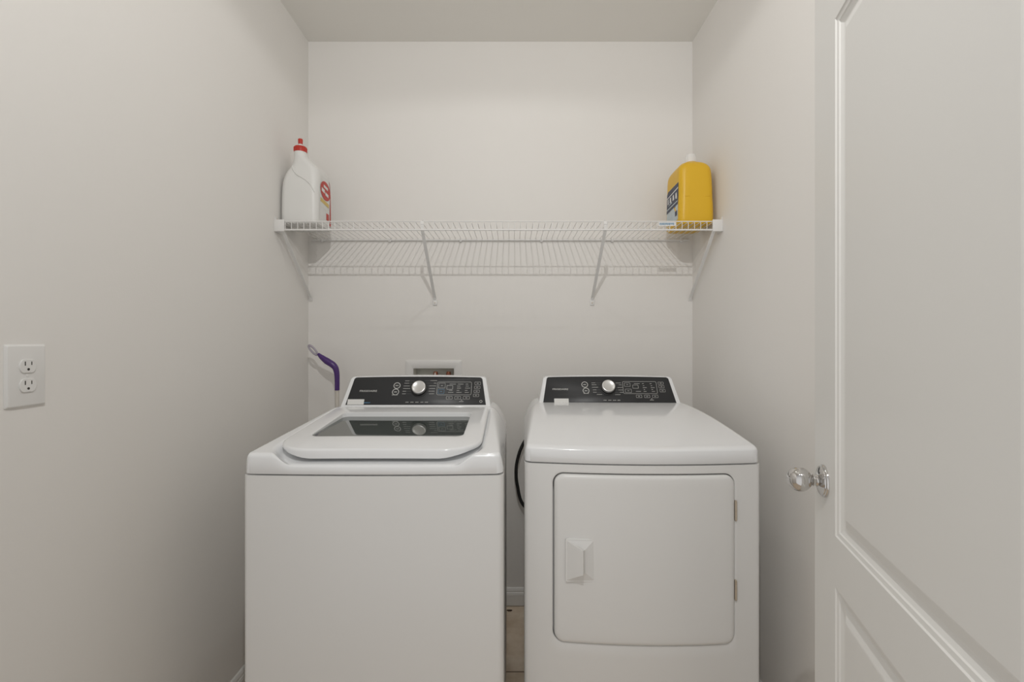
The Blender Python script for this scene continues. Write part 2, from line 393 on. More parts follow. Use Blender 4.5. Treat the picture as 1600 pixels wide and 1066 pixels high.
# artwork tables, photo measurements of the two panels reduced to (left, right, row) in panel pixels
def artwork(root, panel, P, is_washer):
    if is_washer:
        c0, yb_, yt_, s0, s1 = 647, 634, 590, 415, 402
        fa = lambda X: 530+X/12.31; fb = lambda X: 650+X/12.31; fy = lambda Y: 580+Y/12.31
    else:
        c0, yb_, yt_, s0, s1 = 953.5, 631, 590, 390, 378
        fa = lambda X: 845+X/13.33; fb = lambda X: 950+X/13.33; fy = lambda Y: 580+Y/13.33
    def V(py): return .009+(yb_-py)/(yb_-yt_)*.1155
    def U(px, py): t = (yb_-py)/(yb_-yt_); return (px-c0)/(s0+(s1-s0)*t)
    mkL, mkR, mkD, mkB = bmesh.new(), bmesh.new(), bmesh.new(), bmesh.new(); dmL, dmR = bmesh.new(), bmesh.new()
    def words(bm, f, X0, X1, Y, h=.0019, mi=0):
        py = fy(Y); u0, u1, v = U(f(X0), py), U(f(X1), py), V(py)
        # broken into short glyph-like strokes
        n = max(2, int((u1-u0)/.0024)); w = (u1-u0)/n
        for i in range(n): bar(bm, P, u0+w*i, u0+w*(i+.72), v-h/2*(1 if i % 3 else 1.25), v+h/2*(1 if (i+1) % 2 else 1.2), mi=mi)
    def line(bm, f, X0, X1, Y, h=.0006):
        py = fy(Y); bar(bm, P, U(f(X0), py), U(f(X1), py), V(py)-h/2, V(py)+h/2)
    def rect(f, X0, X1, Y0, Y1): return (U(f(X0), fy(Y1)), U(f(X1), fy(Y1)), V(fy(Y1)), V(fy(Y0)))
    def disc(bm, f, X, Y, r, w, mi=0):
        u, v = U(f(X), fy(Y)), V(fy(Y)); n = 24
        a = [(u+r*math.cos(2*PI*i/n), v+r*math.sin(2*PI*i/n)) for i in range(n)]; b = [(u+(r-w)*math.cos(2*PI*i/n), v+(r-w)*math.sin(2*PI*i/n)) for i in range(n)]
        loft(bm, [[P(x, y, .0014) for x, y in a], [P(x, y, .0017) for x, y in a], [P(x, y, .0017) for x, y in b], [P(x, y, .0014) for x, y in b]], False, False)
    btn = []
    if is_washer:
        rowsL = [(1190, 1275, 195, 1440), (1180, 1275, 243, 1370), (1170, 1290, 297, 1340), (1165, 1305, 348, 1330), (1160, 1230, 402, 1320), (1155, 1230, 452, 1330)]
        rowsR = [(200, 330, 190, 90), (270, 325, 242, 130), (190, 320, 295, 150), (195, 310, 348, 165), (190, 305, 400, 165), (200, 300, 452, 150)]
        for a, b, y, e in rowsL: words(mkL, fa, a, b, y); line(dmL, fa, b+10, e, y)
        for a, b, y, e in rowsR: words(mkR, fb, a, b, y); line(dmR, fb, e, a-10, y)
        for a, b in ((1240, 1300), (1335, 1395), (1430, 1490), (1530, 1585)): words(mkB, fa, a, b, 615, .0024)
        words(mkB, fb, 135, 200, 615, .0024)
        for X, Y in ((1040, 290), (1025, 415)):
            b = bmesh.new(); disc(b, fa, X, Y, .0135, .0028); words(b, fa, X-28, X+28, Y, .004); obj('round_icon', b, M['print'], panel)
        words(mkL, fa, 960, 1075, 475, .0024)
        frame(mkD, P, *rect(fb, 345, 1020, 215, 475), .0012, .006)
        for a, b, y in ((580, 700, 260), (740, 850, 260), (890, 940, 260), (730, 795, 300), (895, 955, 300), (730, 810, 340), (890, 985, 340), (730, 780, 385), (890, 940, 385), (580, 650, 385), (570, 670, 425), (730, 830, 425), (890, 970, 425)):
            words(mkD, fb, a, b, y)
        frame(mkD, P, *rect(fb, 530, 650, 285, 365), .0012, .002)
        btn = [(370, 500, 240, 340, 0), (370, 490, 360, 450, 1), (540, 660, 500, 560, 0), (705, 825, 500, 560, 0), (870, 995, 500, 560, 0),
               (1065, 1180, 215, 275, 0), (1065, 1180, 300, 350, 0), (1065, 1175, 375, 430, 0), (1060, 1170, 455, 510, 0)]
        words(mkD, fb, 800, 885, 602, .0022); words(mkD, fb, 830, 862, 572, .0026)
        b = bmesh.new(); disc(b, fb, 1220, 600, .0055, .0018); obj('round_icon', b, M['print'], panel)
        tb = (556.8, 584, 612.2)
    else:
        rowsL = [(1110, 1190, 260, 1310), (1110, 1210, 300, 1290), (1110, 1240, 352, 1280), (1125, 1200, 407, 1290), (1125, 1200, 457, 1300), (1200, 1310, 502, 1340)]
        rowsR = [(210, 320, 260, 160), (270, 330, 300, 175), (240, 345, 355, 190), (255, 345, 408, 185), (280, 350, 458, 180), (180, 290, 505, 140)]
        for a, b, y, e in rowsL: words(mkL, fa, a, b, y); line(dmL, fa, b+8, e, y)
        for a, b, y, e in rowsR: words(mkR, fb, a, b, y); line(dmR, fb, e, a-8, y)
        for a, b in ((1325, 1390), (1425, 1490), (1520, 1590)): words(mkB, fa, a, b, 622, .0026)
        words(mkB, fb, 215, 275, 622, .003)
        for X, Y in ((965, 295), (980, 425)):
            b = bmesh.new(); disc(b, fa, X, Y, .0135, .0028); words(b, fa, X-28, X+28, Y, .004); obj('round_icon', b, M['print'], panel)
        words(mkL, fa, 925, 1035, 482, .0024)
        frame(mkD, P, *rect(fb, 352, 1062, 225, 485), .0012, .006)
        for a, b, y in ((590, 710, 272), (755, 795, 272), (915, 955, 272), (770, 800, 317), (930, 965, 317), (765, 845, 357), (930, 1010, 357), (780, 810, 397), (940, 975, 397), (615, 720, 437), (775, 835, 437), (945, 1010, 437)):
            words(mkD, fb, a, b, y)
        frame(mkD, P, *rect(fb, 555, 675, 300, 375), .0012, .002)
        btn = [(385, 510, 255, 335, 0), (395, 525, 385, 465, 0), (610, 730, 510, 570, 0), (780, 895, 510, 570, 0), (945, 1065, 510, 570, 0),
               (1085, 1200, 235, 290, 0), (1095, 1210, 310, 365, 0), (1110, 1225, 390, 450, 0)]
        words(mkD, fb, 890, 970, 615, .0022); words(mkD, fb, 915, 945, 588, .0026)
        tb = (866.4, 890.8, 609.6)
    for nm, b, mm in (('cycle_names', mkL, 'print'), ('cycle_names', mkR, 'print'), ('display_markings', mkD, 'print'), ('indicator_markings', mkB, 'print'), ('dial_lines', dmL, 'dim'), ('dial_lines', dmR, 'dim')):
        obj(nm, b, M[mm], panel)
    for X0, X1, Y0, Y1, blue in btn:
        b = bmesh.new(); r = rect(fb, X0, X1, Y0, Y1); frame(b, P, *r, .0010, .002)
        cu, cv = (r[0]+r[1])/2, (r[2]+r[3])/2
        for k in range(3): bar(b, P, cu-.0035+k*.0026, cu-.0018+k*.0026, cv-.0013, cv+.0013)
        tag(obj('button', b, M['blueprint' if blue else 'print'], panel), 'blue button' if blue else None)
    uc = (U(tb[0], tb[2])+U(tb[1], tb[2]))/2; w = U(tb[1], tb[2])-U(tb[0], tb[2]); vc = V(tb[2])
    text_mesh('FRIGIDAIRE', w, .0072, lambda a, b: P(uc+a, vc+b, .0018), M['print'], 'brand_lettering', panel, .02)
    # small pale sticker at the lower left, blue eco mark on the washer
    b = bmesh.new()
    if is_washer:
        u0, u1 = U(539, 634), U(565.2, 630); bar(b, P, u0, u1, .0095, .0315, .0014, .0006)
        obj('sticker', b, M['labwhite'], panel)
        b = bmesh.new(); y = 630.8
        text_mesh('ENERGY', .024, .0042, lambda a, c: P(U(570.5, y)+a, V(y)+c, .0018), M['blueprint'], 'eco_mark', panel, .03)
    else:
        u0, u1 = U(867.2, 628), U(889.8, 628); bar(b, P, u0, u1, .004, .0275, .0014, .0016)
        bar(b, P, u0+.001, u1-.001, .001, .006, .0014, .0010)
        obj('sticker', b, M['labwhite'], panel)
    # rotary dial
    kx, ky = (650.2, 607) if is_washer else (952.6, 605)
    kr = .0265
    u, v = U(kx+.3, ky+2.5), V(ky+2.5)
    base = P(u, v, .0014); z = ndir; x = Vector((1, 0, 0)); y = z.cross(x)
    mt = Matrix(((x.x, y.x, z.x, base.x), (x.y, y.y, z.y, base.y), (x.z, y.z, z.z, base.z), (0, 0, 0, 1)))
    b = bmesh.new(); lathe(b, [(.0001, 0), (kr+.006, 0), (kr+.0055, .0016), (kr+.0015, .003), (kr+.0012, .011), (kr-.001, .012), (.0001, .012)], mt, 48)
    kb = obj('dial_base', b, M['black'], panel, 40)
    b = bmesh.new(); lathe(b, [(.0001, .012), (kr, .012), (kr+.0002, .021), (kr-.0008, .0235), (kr-.003, .0245), (kr-.005, .0242), (kr-.0065, .0235), (.0001, .0238)], mt, 48)
    obj('dial', b, M['silver'], panel, 35)

# ------------------------------------------------------------------ washer
def washer():
    root = empty('washing_machine', (-.3655, 1.264, 0))
    tag(root, 'white top-load washer with dark glass lid and charcoal control panel, left of the dryer', 'washing machine')
    ZS = .9305; bow = .010; D = .690
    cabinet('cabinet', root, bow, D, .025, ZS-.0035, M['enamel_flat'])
    # lid plan: centre y .262, half depth .250, half width .279
    lc, lh, lw = .255, .248, .281
    def sd(x, y, ex, r):
        hw, hh = lw+ex, lh+ex
        rr = r if y < lc else .03
        qx, qy = abs(x)-(hw-rr), abs(y-lc)-(hh-rr)
        return math.hypot(max(qx, 0), max(qy, 0))+min(max(qx, qy), 0)-rr
    ztop = lambda y: .984+.050*clamp(y/.52)-.002*clamp((y-.52)/.17)
    def h(x, y):
        zt = ztop(y)
        w = .337-.048*clamp(y/.55)
        u = clamp((abs(x)-w+.006)/(HW-w+.006))
        z = zt-(zt-.944)*(u**2.1)
        v = clamp(1-y/.014); zr = .011*(1-math.sqrt(1-v*v))
        # scooped channel the lid closes into; it runs out through the front as a finger recess
        d = sd(x, y+.030*smooth(1-y/.22), .012, .110)
        front = smooth(1-y/.12)
        k = smooth(-d/(.022+.012*front))
        z -= k*(.012+.017*front)+zr*(1-.5*k)
        return max(z, .9400)
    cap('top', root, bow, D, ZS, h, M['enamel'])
    # lid
    lid = None
    def outl(s, k=10): return rrect(lw-s, lh-s, [.02, .02, .105-s*.3, .105-s*.3], k, 0, lc, 12)
    zl = lambda x, y: .993+.0425*clamp((y-.0)/.50)-.0020*smooth(1-(y-.0)/.02)+.002*(1-(x/lw)**2)
    def L(s, dz, fz=0):
        return [(x, y, zl(x, y)+dz+fz*smooth(1-y/.05)*(1-.35*smooth((abs(x)-.16)/.08))) for x, y in outl(s)]
    gz = lambda y: 1.009+.045*(y-.26)
    def win(s, dz, on_glass=False):
        return [(x, y, (gz(y) if on_glass else zl(x, y))+dz) for x, y in rrect(.2225-s, .1450-s, [.022, .022, .026, .026], 10, 0, .2745, 12)]
    bm = bmesh.new()
    loft(bm, [L(.020, -.014, -.010), L(.005, -.016, -.013), L(.0015, -.013, -.012), L(0, -.007, -.006), L(.0002, -.0042, -.001), L(.0012, -.0018), L(.0034, -.0004), L(.007, 0),
              win(-.010, 0), win(-.003, -.0001), win(-.0008, -.0006), win(0, -.0002, True), win(.0006, -.006, True)], False, False)
    lid = obj('lid', bm, M['enamel'], root, 45)
    bm = bmesh.new(); loft(bm, [win(.0006, -.0040, True), win(.0006, -.0006, True)], True, True)
    obj('glass_window', bm, M['glass'], lid)
    # lid inner frame seen as a pale edge around the glass
    for sx in (-1, 1):
        bm = bmesh.new(); lathe(bm, [(.0001, 0), (.004, 0), (.005, .002), (.005, .010), (.004, .012), (.0001, .012)], Matrix.Translation((sx*.268, .506, 1.031)) @ Matrix.Rotation(PI/2, 4, 'Y') @ Matrix.Translation((0, 0, -.006)), 16)
        obj('lid_hinge', bm, M['enamel'], root, 40)
    pn, P = console(root, .553, 1.0305, None)
    artwork(root, pn, P, True)
    for sx in (-1, 1):
        for yy in (.05, D-.05):
            bm = bmesh.new(); lathe(bm, [(.0001, 0), (.02, 0), (.02, .012), (.012, .014), (.012, .03), (.0001, .03)], Matrix.Translation((sx*.29, yy, 0)), 16)
            obj('foot', bm, M['black'], root, 40)
    return root
washer()

# ------------------------------------------------------------------ dryer
def dryer():
    rz = math.radians(-1.4)
    root = empty('dryer', (.379, 1.402, 0), rz)
    tag(root, 'white front-load dryer with square door and charcoal control panel, right of the washer', 'dryer')
    ZS = .9265; bow = .028; D = .665
    yb = lambda x: -bow*(1-(clamp(abs(x)/HW))**2)
    OC = (0.0015, .6535, .2645, .2485, .034)
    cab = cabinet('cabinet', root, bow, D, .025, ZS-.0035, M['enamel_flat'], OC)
    ztop = lambda y: .976+.060*smooth(clamp(y/.52)*.5+.12)*1.15
    def h(x, y):
        t = clamp(y/.52)
        zt = .972+.062*math.sin(t*PI/2*.92)
        w = .339-.049*t
        u = clamp((abs(x)-w+.006)/(HW-w+.006))
        z = zt-(zt-(.950-.002*t))*(u**2.2)
        v = clamp(1-y/.022); z -= .009*(1-math.sqrt(1-v*v))
        return z
    cap('top', root, bow, D, ZS, h, M['enamel'])
    # door
    cx, cz, ow, oh, r = OC
    bm = bmesh.new()
    gp = .0055
    def DL(s, y): return [(x, yb(x)+y, z) for x, z in rrect(ow-gp-s, oh-gp-s, max(.004, r-gp-s*.6), 8, cx+.0015, cz-.001, 24)]
    loops = [DL(.002, .020), DL(0, .018), DL(0, .002), DL(.0008, -.0015), DL(.003, -.0048), DL(.007, -.0072), DL(.013, -.0082)]
    for k in range(1, 12):
        t = k/12; loops.append([((cx+(x-cx)*(1-t)), 0, cz+(z-cz)*(1-t)) for x, y, z in loops[6]]); loops[-1] = [(x, yb(x)-.0082, z) for x, _, z in loops[-1]]
    loft(bm, loops, True, True)
    door = obj('door', bm, M['enamel_flat'], root, 30)
    # pull handle: rounded plate with a ridge that drops away on its right
    hx, hz = -.1795, .6510; hw, hh = .0458, .0622
    bm = bmesh.new()
    yf = lambda x: yb(x)-.0082
    def HL(s, y, rr): return [(x, yf(hx)+y, z) for x, z in rrect(hw-s, hh-s, rr, 5, hx, hz, 5)]
    loft(bm, [HL(0, .003, .006), HL(0, -.0016, .006), HL(.001, -.0024, .005), HL(.0025, -.0026, .0045)], False, True)
    y0 = yf(hx)-.0025
    a, b, c, d = [bm.verts.new((hx+p[0], y0, hz+p[1])) for p in ((-.0410, .0570), (.0345, .0570), (-.0410, -.0560), (.0370, -.0560))]
    r1, r2 = bm.verts.new((hx+.0020, y0-.0270, hz+.0400)), bm.verts.new((hx+.0020, y0-.0270, hz-.0290))
    m1, m2 = bm.verts.new((hx+.0090, y0-.0085, hz+.0350)), bm.verts.new((hx+.0090, y0-.0085, hz-.0300))
    for f in ((a, r1, r2, c), (a, b, m1, r1), (r1, m1, m2, r2), (m1, b, d, m2), (c, r2, m2, d)): bm.faces.new(f)
    hd = obj('door_handle', bm, M['enamel_flat'], door, None)
    bv = hd.modifiers.new('soften', 'BEVEL'); bv.width = .0012; bv.segments = 2; bv.limit_method = 'ANGLE'; bv.angle_limit = math.radians(20)
    # hinges
    for zz in (.792, .563):
        bm = bmesh.new()
        box(bm, (.2635, yb(.264)-.0045, zz-.0300), (.2685, yb(.264)+.012, zz+.0300), .001, 1)
        lathe(bm, [(.0001, -.026), (.0032, -.026), (.0032, .026), (.0001, .026)], Matrix.Translation((.2655, yb(.264)-.004, zz)), 12)
        obj('door_hinge', bm, M['steel'], root, 40)
    pn, P = console(root, .520, 1.0235, None)
    artwork(root, pn, P, False)
    for sx in (-1, 1):
        for yy in (.05, D-.05):
            bm = bmesh.new(); lathe(bm, [(.0001, 0), (.02, 0), (.02, .012), (.012, .014), (.012, .03), (.0001, .03)], Matrix.Translation((sx*.29, yy, 0)), 16)
            obj('foot', bm, M['black'], root, 40)
    # black power cord looping out of the back towards the gap
    inv = (Matrix.Translation(root.location) @ Matrix.Rotation(rz, 4, 'Z')).inverted()
    pts = [(.22, 2.075, .30), (.20, 2.18, .40), (.10, 2.27, .46), (.045, 2.285, .515), (.026, 2.285, .590), (.0195, 2.285, .64), (.023, 2.285, .70), (.045, 2.285, .775), (.085, 2.29, .83), (.16, 2.315, .86)]
    bm = bmesh.new(); tube(bm, [inv @ Vector(p) for p in catmull(pts, 8)], .0080, 10)
    obj('power_cord', bm, M['black'], root, 60)
    return root
dryer()

# ------------------------------------------------------------------ wire shelf
ZD = 1.7775; YS = 2.005
def shelf():
    root = empty('wire_shelf', (0, YB, ZD))
    tag(root, 'white wire shelf on slanted braces across the back wall above both machines', 'shelf')
    inv = Matrix.Translation(-root.location)
    def add(name, bm, m=M['vinyl'], sm=60, label=None):
        bmesh.ops.transform(bm, matrix=inv, verts=bm.verts); o = obj(name, bm, m, root, sm)
        if label: o['label'] = label
        return o
    zt, zb = ZD+.003, ZD-.032
    for (y, z, r) in ((YS, zt, .0023), (YS, zb, .0038), (YB-.010, ZD-.0065, .0044)):
        bm = bmesh.new(); tube(bm, [(XL+.02, y, z), (XR-.02, y, z)], r, 10); add('rail', bm)
    x = XL+.044; k = 0; bm = bmesh.new()
    while x < XR-.03:
        tube(bm, [(x, YB-.004, ZD), (x, YS+.004, ZD), (x, YS+.0008, ZD-.001), (x, YS-.0005, ZD-.004), (x, YS-.0005, zb-.001)], .0014, 6)
        x += .0259
    add('deck_wires', bm)
    # wall clips along the back rail
    for cx in (-.92, -.592, -.249, .143, .486, .82):
        bm = bmesh.new(); box(bm, (cx-.006, YB-.016, ZD-.016), (cx+.006, YB, ZD+.001), .0025)
        lathe(bm, [(.0001, 0), (.003, 0), (.0025, .0015), (.0001, .002)], Matrix.Translation((cx, YB-.016, ZD-.008)) @ Matrix.Rotation(PI/2, 4, 'X'), 10)
        add('wall_clip', bm, M['plastic'])
    # slanted braces
    for (xa, xb, pad) in ((-.3745, -.3745, 1), (.3895, .3895, 1), (-.9585, -.9760, 0), (.8440, .8640, 0)):
        bm = bmesh.new()
        pts = [(xa, YS-.003, zt+.001), (xa, YS-.0045, ZD-.010), (xa, YS+.002, ZD-.035), (xb, YB-.012, 1.492), (xb, YB-.002, 1.476)]
        for p, q in zip(pts, pts[1:]):
            p, q = Vector(p), Vector(q); t = (q-p).normalized(); n = Vector((1, 0, 0)).cross(t).normalized(); w = .0068
            c = []
            for e in (p, q): c.append([e+Vector((sx*w, 0, 0))+n*sn*.0022 for sx, sn in ((-1, -1), (1, -1), (1, 1), (-1, 1))])
            loft(bm, c)
        tube(bm, [(xa, YS-.0045, zt+.004), (xa, YS+.002, zt+.006), (xa, YS+.006, zt+.001)], .0022, 6)
        br = add('support_brace', bm, M['vinyl'], 30)
        if pad:
            bm = bmesh.new(); box(bm, (xa-.011, YB-.006, 1.454), (xa+.011, YB, 1.486), .003)
            add('brace_foot', bm, M['plastic'])
            bm = bmesh.new(); lathe(bm, [(.0001, 0), (.0032, 0), (.0026, .0016), (.0001, .0020)], Matrix.Translation((xa, YB-.006, 1.466)) @ Matrix.Rotation(PI/2, 4, 'X'), 12)
            add('screw', bm, M['steel'])
    # end brackets on the side walls
    for sx in (-1, 1):
        xw = XL if sx < 0 else XR; a, b = (xw, xw+.043) if sx < 0 else (xw-.043, xw)
        bm = bmesh.new(); box(bm, (a, YS-.009, ZD-.040), (b, YS-.003, ZD+.010), .0025); box(bm, ((xw if sx < 0 else xw-.004), YS-.006, ZD-.040), ((xw+.004 if sx < 0 else xw), YS+.045, ZD+.022), .0018)
        add('end_bracket', bm, M['plastic'], 40)
        bm = bmesh.new(); xx = xw+.0045 if sx < 0 else xw-.0045
        lathe(bm, [(.0001, 0), (.0036, 0), (.003, .0018), (.0001, .0022)], Matrix.Translation((xx, YS+.012, ZD+.014)) @ Matrix.Rotation(sx*-PI/2, 4, 'Y'), 12)
        add('screw', bm, M['steel'])
    return root
shelf()

# ------------------------------------------------------------------ jugs on the shelf
def section_loops(sections, k=6, sub=6):
    """sections: (z, cx, cy, hx, hy, r)"""
    out = []
    for z, cx, cy, hx, hy, r in sections:
        out.append([(x, y, z) for x, y in rrect(hx, hy, min(r, hx*.999, hy*.999), k, cx, cy, sub)])
    return out
def interp(sec, n=5):
    out = []
    P = [sec[0]]+list(sec)+[sec[-1]]
    for i in range(1, len(P)-2):
        a, b, c, d = P[i-1:i+3]
        for k in range(n):
            t = k/n; out.append(tuple(.5*(2*b[q]+(c[q]-a[q])*t+(2*a[q]-5*b[q]+4*c[q]-d[q])*t*t+(3*b[q]-a[q]-3*c[q]+d[q])*t**3) for q in range(6)))
    out.append(sec[-1]); return out
def patch(bm, fn, u0, u1, v0, v1, nu=6, nv=8, t=.0008, outline=None):
    """thin curved sheet: fn(u, v, n) -> point"""
    g = [[bm.verts.new(fn(u0+(u1-u0)*i/nu, v0+(v1-v0)*j/nv, t)) for j in range(nv+1)] for i in range(nu+1)]
    for i in range(nu):
        for j in range(nv): bm.faces.new((g[i][j], g[i+1][j], g[i+1][j+1], g[i][j+1]))
def poly_patch(bm, fn, pts, t):
    f = bm.faces.new([bm.verts.new(fn(u, v, t)) for u, v in pts]); return f

ZJ = ZD+.0016
def white_jug():
    root = empty('cleaner_jug', (-.9050, 2.119, ZJ))
    tag(root, 'white jug with red nozzle and red oval label at the left end of the shelf', 'jug')
    sec = [(0, 0, 0, .070, .079, .02), (.006, 0, 0, .0765, .086, .022), (.03, 0, 0, .0785, .088, .024), (.12, 0, 0, .0785, .088, .026), (.165, .001, 0, .0775, .087, .028), (.195, .003, 0, .0755, .085, .030),
           (.222, .007, -.002, .0700, .081, .032), (.246, .011, -.008, .0590, .072, .034), (.268, .006, -.022, .0430, .057, .032), (.286, -.001, -.038, .0310, .040, .028), (.300, -.005, -.048, .0262, .030, .0255), (.314, -.006, -.052, .0255, .0255, .0254)]
    S_ = interp(sec)
    bm = bmesh.new(); loft(bm, section_loops(S_))
    body = obj('body', bm, M['jugwhite'], root, 50)
    bm = bmesh.new(); T = Matrix.Translation((-.006, -.052, .313))
    lathe(bm, [(.0001, 0), (.0262, 0), (.0268, .003), (.0268, .006), (.0258, .007), (.0258, .020), (.0240, .0235), (.0170, .0255), (.0001, .0255)], T, 28)
    for i in range(14):
        a = 2*PI*i/14; box(bm, (-.006+.0258*math.cos(a)-.0012, -.052+.0258*math.sin(a)-.0012, .316), (-.006+.0258*math.cos(a)+.0012, -.052+.0258*math.sin(a)+.0012, .334))
    obj('cap', bm, M['red'], root, 40)
    bm = bmesh.new(); lathe(bm, [(.0001, .025), (.0125, .025), (.0105, .033), (.0080, .036), (.0001, .036)], T, 24); obj('nozzle_base', bm, M['jugwhite'], root, 40)
    bm = bmesh.new(); lathe(bm, [(.0001, .0355), (.0090, .0355), (.0100, .055), (.0085, .0585), (.0001, .059)], T, 20); obj('nozzle', bm, M['red'], root, 40)
    def at_z(z):
        for a, b in zip(S_, S_[1:]):
            if a[0] <= z <= b[0]:
                t = (z-a[0])/(b[0]-a[0]+1e-9); return [a[q]+(b[q]-a[q])*t for q in range(6)]
    def front(x, z):
        _, cx, cy, hx, hy, r = at_z(z); e = max(0, min(r, abs(x-cx)-(hx-r)))
        return (x, cy-hy+r-math.sqrt(max(0, r*r-e*e))-.0002, z)
    # moulded grip line that sweeps over the narrow front
    bm = bmesh.new()
    pts = catmull([(-.030, 0, .250), (-.022, 0, .226), (-.006, 0, .207), (.016, 0, .194), (.036, 0, .180), (.054, 0, .160), (.068, 0, .134)], 6)
    tube(bm, [front(p.x, p.z) for p in pts], .0026, 6)
    obj('grip_ridge', bm, M['jugwhite'], root, 60)
    def fn(y, z, n):
        _, cx, cy, hx, hy, r = at_z(z); e = max(0, min(r, abs(y-cy)-(hy-r)))
        return (cx+hx-r+math.sqrt(max(0, r*r-e*e))+n, y, z)
    def lab(name, m, pts, n):
        bm = bmesh.new(); f = poly_patch(bm, fn, pts, n)
        bmesh.ops.triangulate(bm, faces=[f]); bmesh.ops.subdivide_edges(bm, edges=bm.edges[:], cuts=3, use_grid_fill=True)
        for v in bm.verts: v.co = fn(v.co.y, v.co.z, n)
        return obj(name, bm, m, body)
    lab('label', M['labwhite'], [(-.058, .012), (.074, .012), (.074, .190), (.060, .222), (-.030, .222), (-.058, .160)], .0006)
    lab('label_band', M['red'], [(.052, .018), (.073, .018), (.073, .186), (.060, .220), (.050, .222), (.060, .180)], .0012)
    ov = lambda a, b: [(.004+a*math.cos(t), .164+b*math.sin(t)) for t in [2*PI*i/28 for i in range(28)]]
    lab('label_oval', M['red'], ov(.056, .041), .0018)
    for k, (y0, y1, za, zb_) in enumerate(((-.040, -.006, .154, .170), (.000, .036, .146, .160), (-.018, .030, .176, .188))):
        lab('label_letters', M['labwhite'], [(y0, za), (y1, za-.004), (y1, zb_-.004), (y0, zb_)], .0024)
    lab('label_band', M['labyel'], [(-.050, .106), (.045, .098), (.045, .116), (-.050, .124)], .0012)
    lab('label_letters', M['boxgrey'], [(-.048, .086), (.040, .080), (.040, .084), (-.048, .090)], .0012)
    lab('label_letters', M['red'], [(.014, .040), (.044, .040), (.044, .070), (.014, .070)], .0012)
    return root
white_jug()

def yellow_jug():
    root = empty('detergent_jug', (.7870, 2.136, ZJ))
    tag(root, 'yellow jug with white cap and navy label at the right end of the shelf', 'jug')
    sec = [(0, 0, 0, .064, .090, .02), (.005, 0, 0, .071, .097, .022), (.025, 0, 0, .0745, .100, .024), (.085, 0, 0, .0740, .100, .026), (.118, .0, 0, .0725, .0985, .026), (.16, 0, 0, .0715, .098, .026), (.215, -.001, 0, .0705, .096, .028),
           (.245, -.002, -.002, .0670, .092, .030), (.263, -.003, -.006, .0560, .080, .032), (.273, -.004, -.014, .0420, .058, .030), (.279, -.004, -.026, .0270, .033, .024), (.283, -.004, -.030, .0245, .0245, .0244)]
    bm = bmesh.new(); loft(bm, section_loops(interp(sec)))
    body = obj('body', bm, M['yellow'], root, 50)
    bm = bmesh.new(); T = Matrix.Translation((-.004, -.030, .277))
    lathe(bm, [(.0001, 0), (.0235, 0), (.0238, .004), (.0226, .036), (.0210, .039), (.0001, .039)], T, 28)
    for i in range(22):
        a = 2*PI*i/22; box(bm, (-.004+.0228*math.cos(a)-.0008, -.030+.0228*math.sin(a)-.0008, .280), (-.004+.0228*math.cos(a)+.0008, -.030+.0228*math.sin(a)+.0008, .308))
    obj('cap', bm, M['plastic'], root, 40)
    # moulded groove marks across the narrow front
    for a, b in ((-.052, -.030), (.032, .055)):
        bm = bmesh.new(); tube(bm, [(a, -.0975, .119), ((a+b)/2, -.0987, .1185), (b, -.0975, .119)], .0016, 6)
        obj('grip_ridge', bm, M['yellow'], root, 60)
    S_ = interp(sec)
    def fn(y, z, n):
        for a, b in zip(S_, S_[1:]):
            if a[0] <= z <= b[0]:
                t = (z-a[0])/(b[0]-a[0]+1e-9); hx = a[3]+(b[3]-a[3])*t; cx = a[1]+(b[1]-a[1])*t; break
        return (cx-hx-n, y, z)
    def lab(name, m, pts, n):
        bm = bmesh.new(); f = poly_patch(bm, fn, pts, n)
        bmesh.ops.triangulate(bm, faces=[f]); bmesh.ops.subdivide_edges(bm, edges=bm.edges[:], cuts=2)
        for v in bm.verts: v.co = fn(v.co.y, v.co.z, n)
        return obj(name, bm, m, body)
    lab('label', M['paleblue'], [(-.074, .025), (.074, .025), (.074, .170), (.060, .182), (-.074, .186)], .0006)
    lab('label_band', M['navy'], [(-.074, .092), (.074, .082), (.074, .170), (.060, .181), (-.074, .185)], .0012)
    lab('label_stripe', M['labwhite'], [(-.074, .160), (.074, .150), (.074, .154), (-.074, .166)], .0018)
    for i, (a, b) in enumerate(((-.062, -.040), (-.026, -.004), (.012, .034), (.048, .062))):
        lab('label_letters', M['labwhite'], [(a, .124), (b, .123), (b, .146), (a+(b-a)*.3, .148)], .0018)
    lab('label_stripe', M['paleblue'], [(-.070, .104), (.070, .096), (.070, .101), (-.070, .109)], .0018)
    lab('label_letters', M['navy'], [(-.066, .045), (-.040, .045), (-.040, .066), (-.066, .066)], .0012)
    return root
yellow_jug()

# narrow printed strip stuck on the lip of the shelf
root = empty('shelf_sticker', (.646, YS-.0046, ZD-.0085))
tag(root, 'narrow pale strip with blue print on the shelf lip below the yellow jug', 'sticker')
bm = bmesh.new(); box(bm, (-.036, -.0004, -.0085), (.036, 0, .0085)); obj('backing', bm, M['plastic'], root)
bm = bmesh.new(); random.seed(3)
x = -.031
while x < .030:
    w = random.uniform(.002, .0042); box(bm, (x, -.0008, -.0055+random.uniform(0, .003)), (x+w*.6, -.0004, .0045)); x += w
obj('printing', bm, M['blueprint'], root)

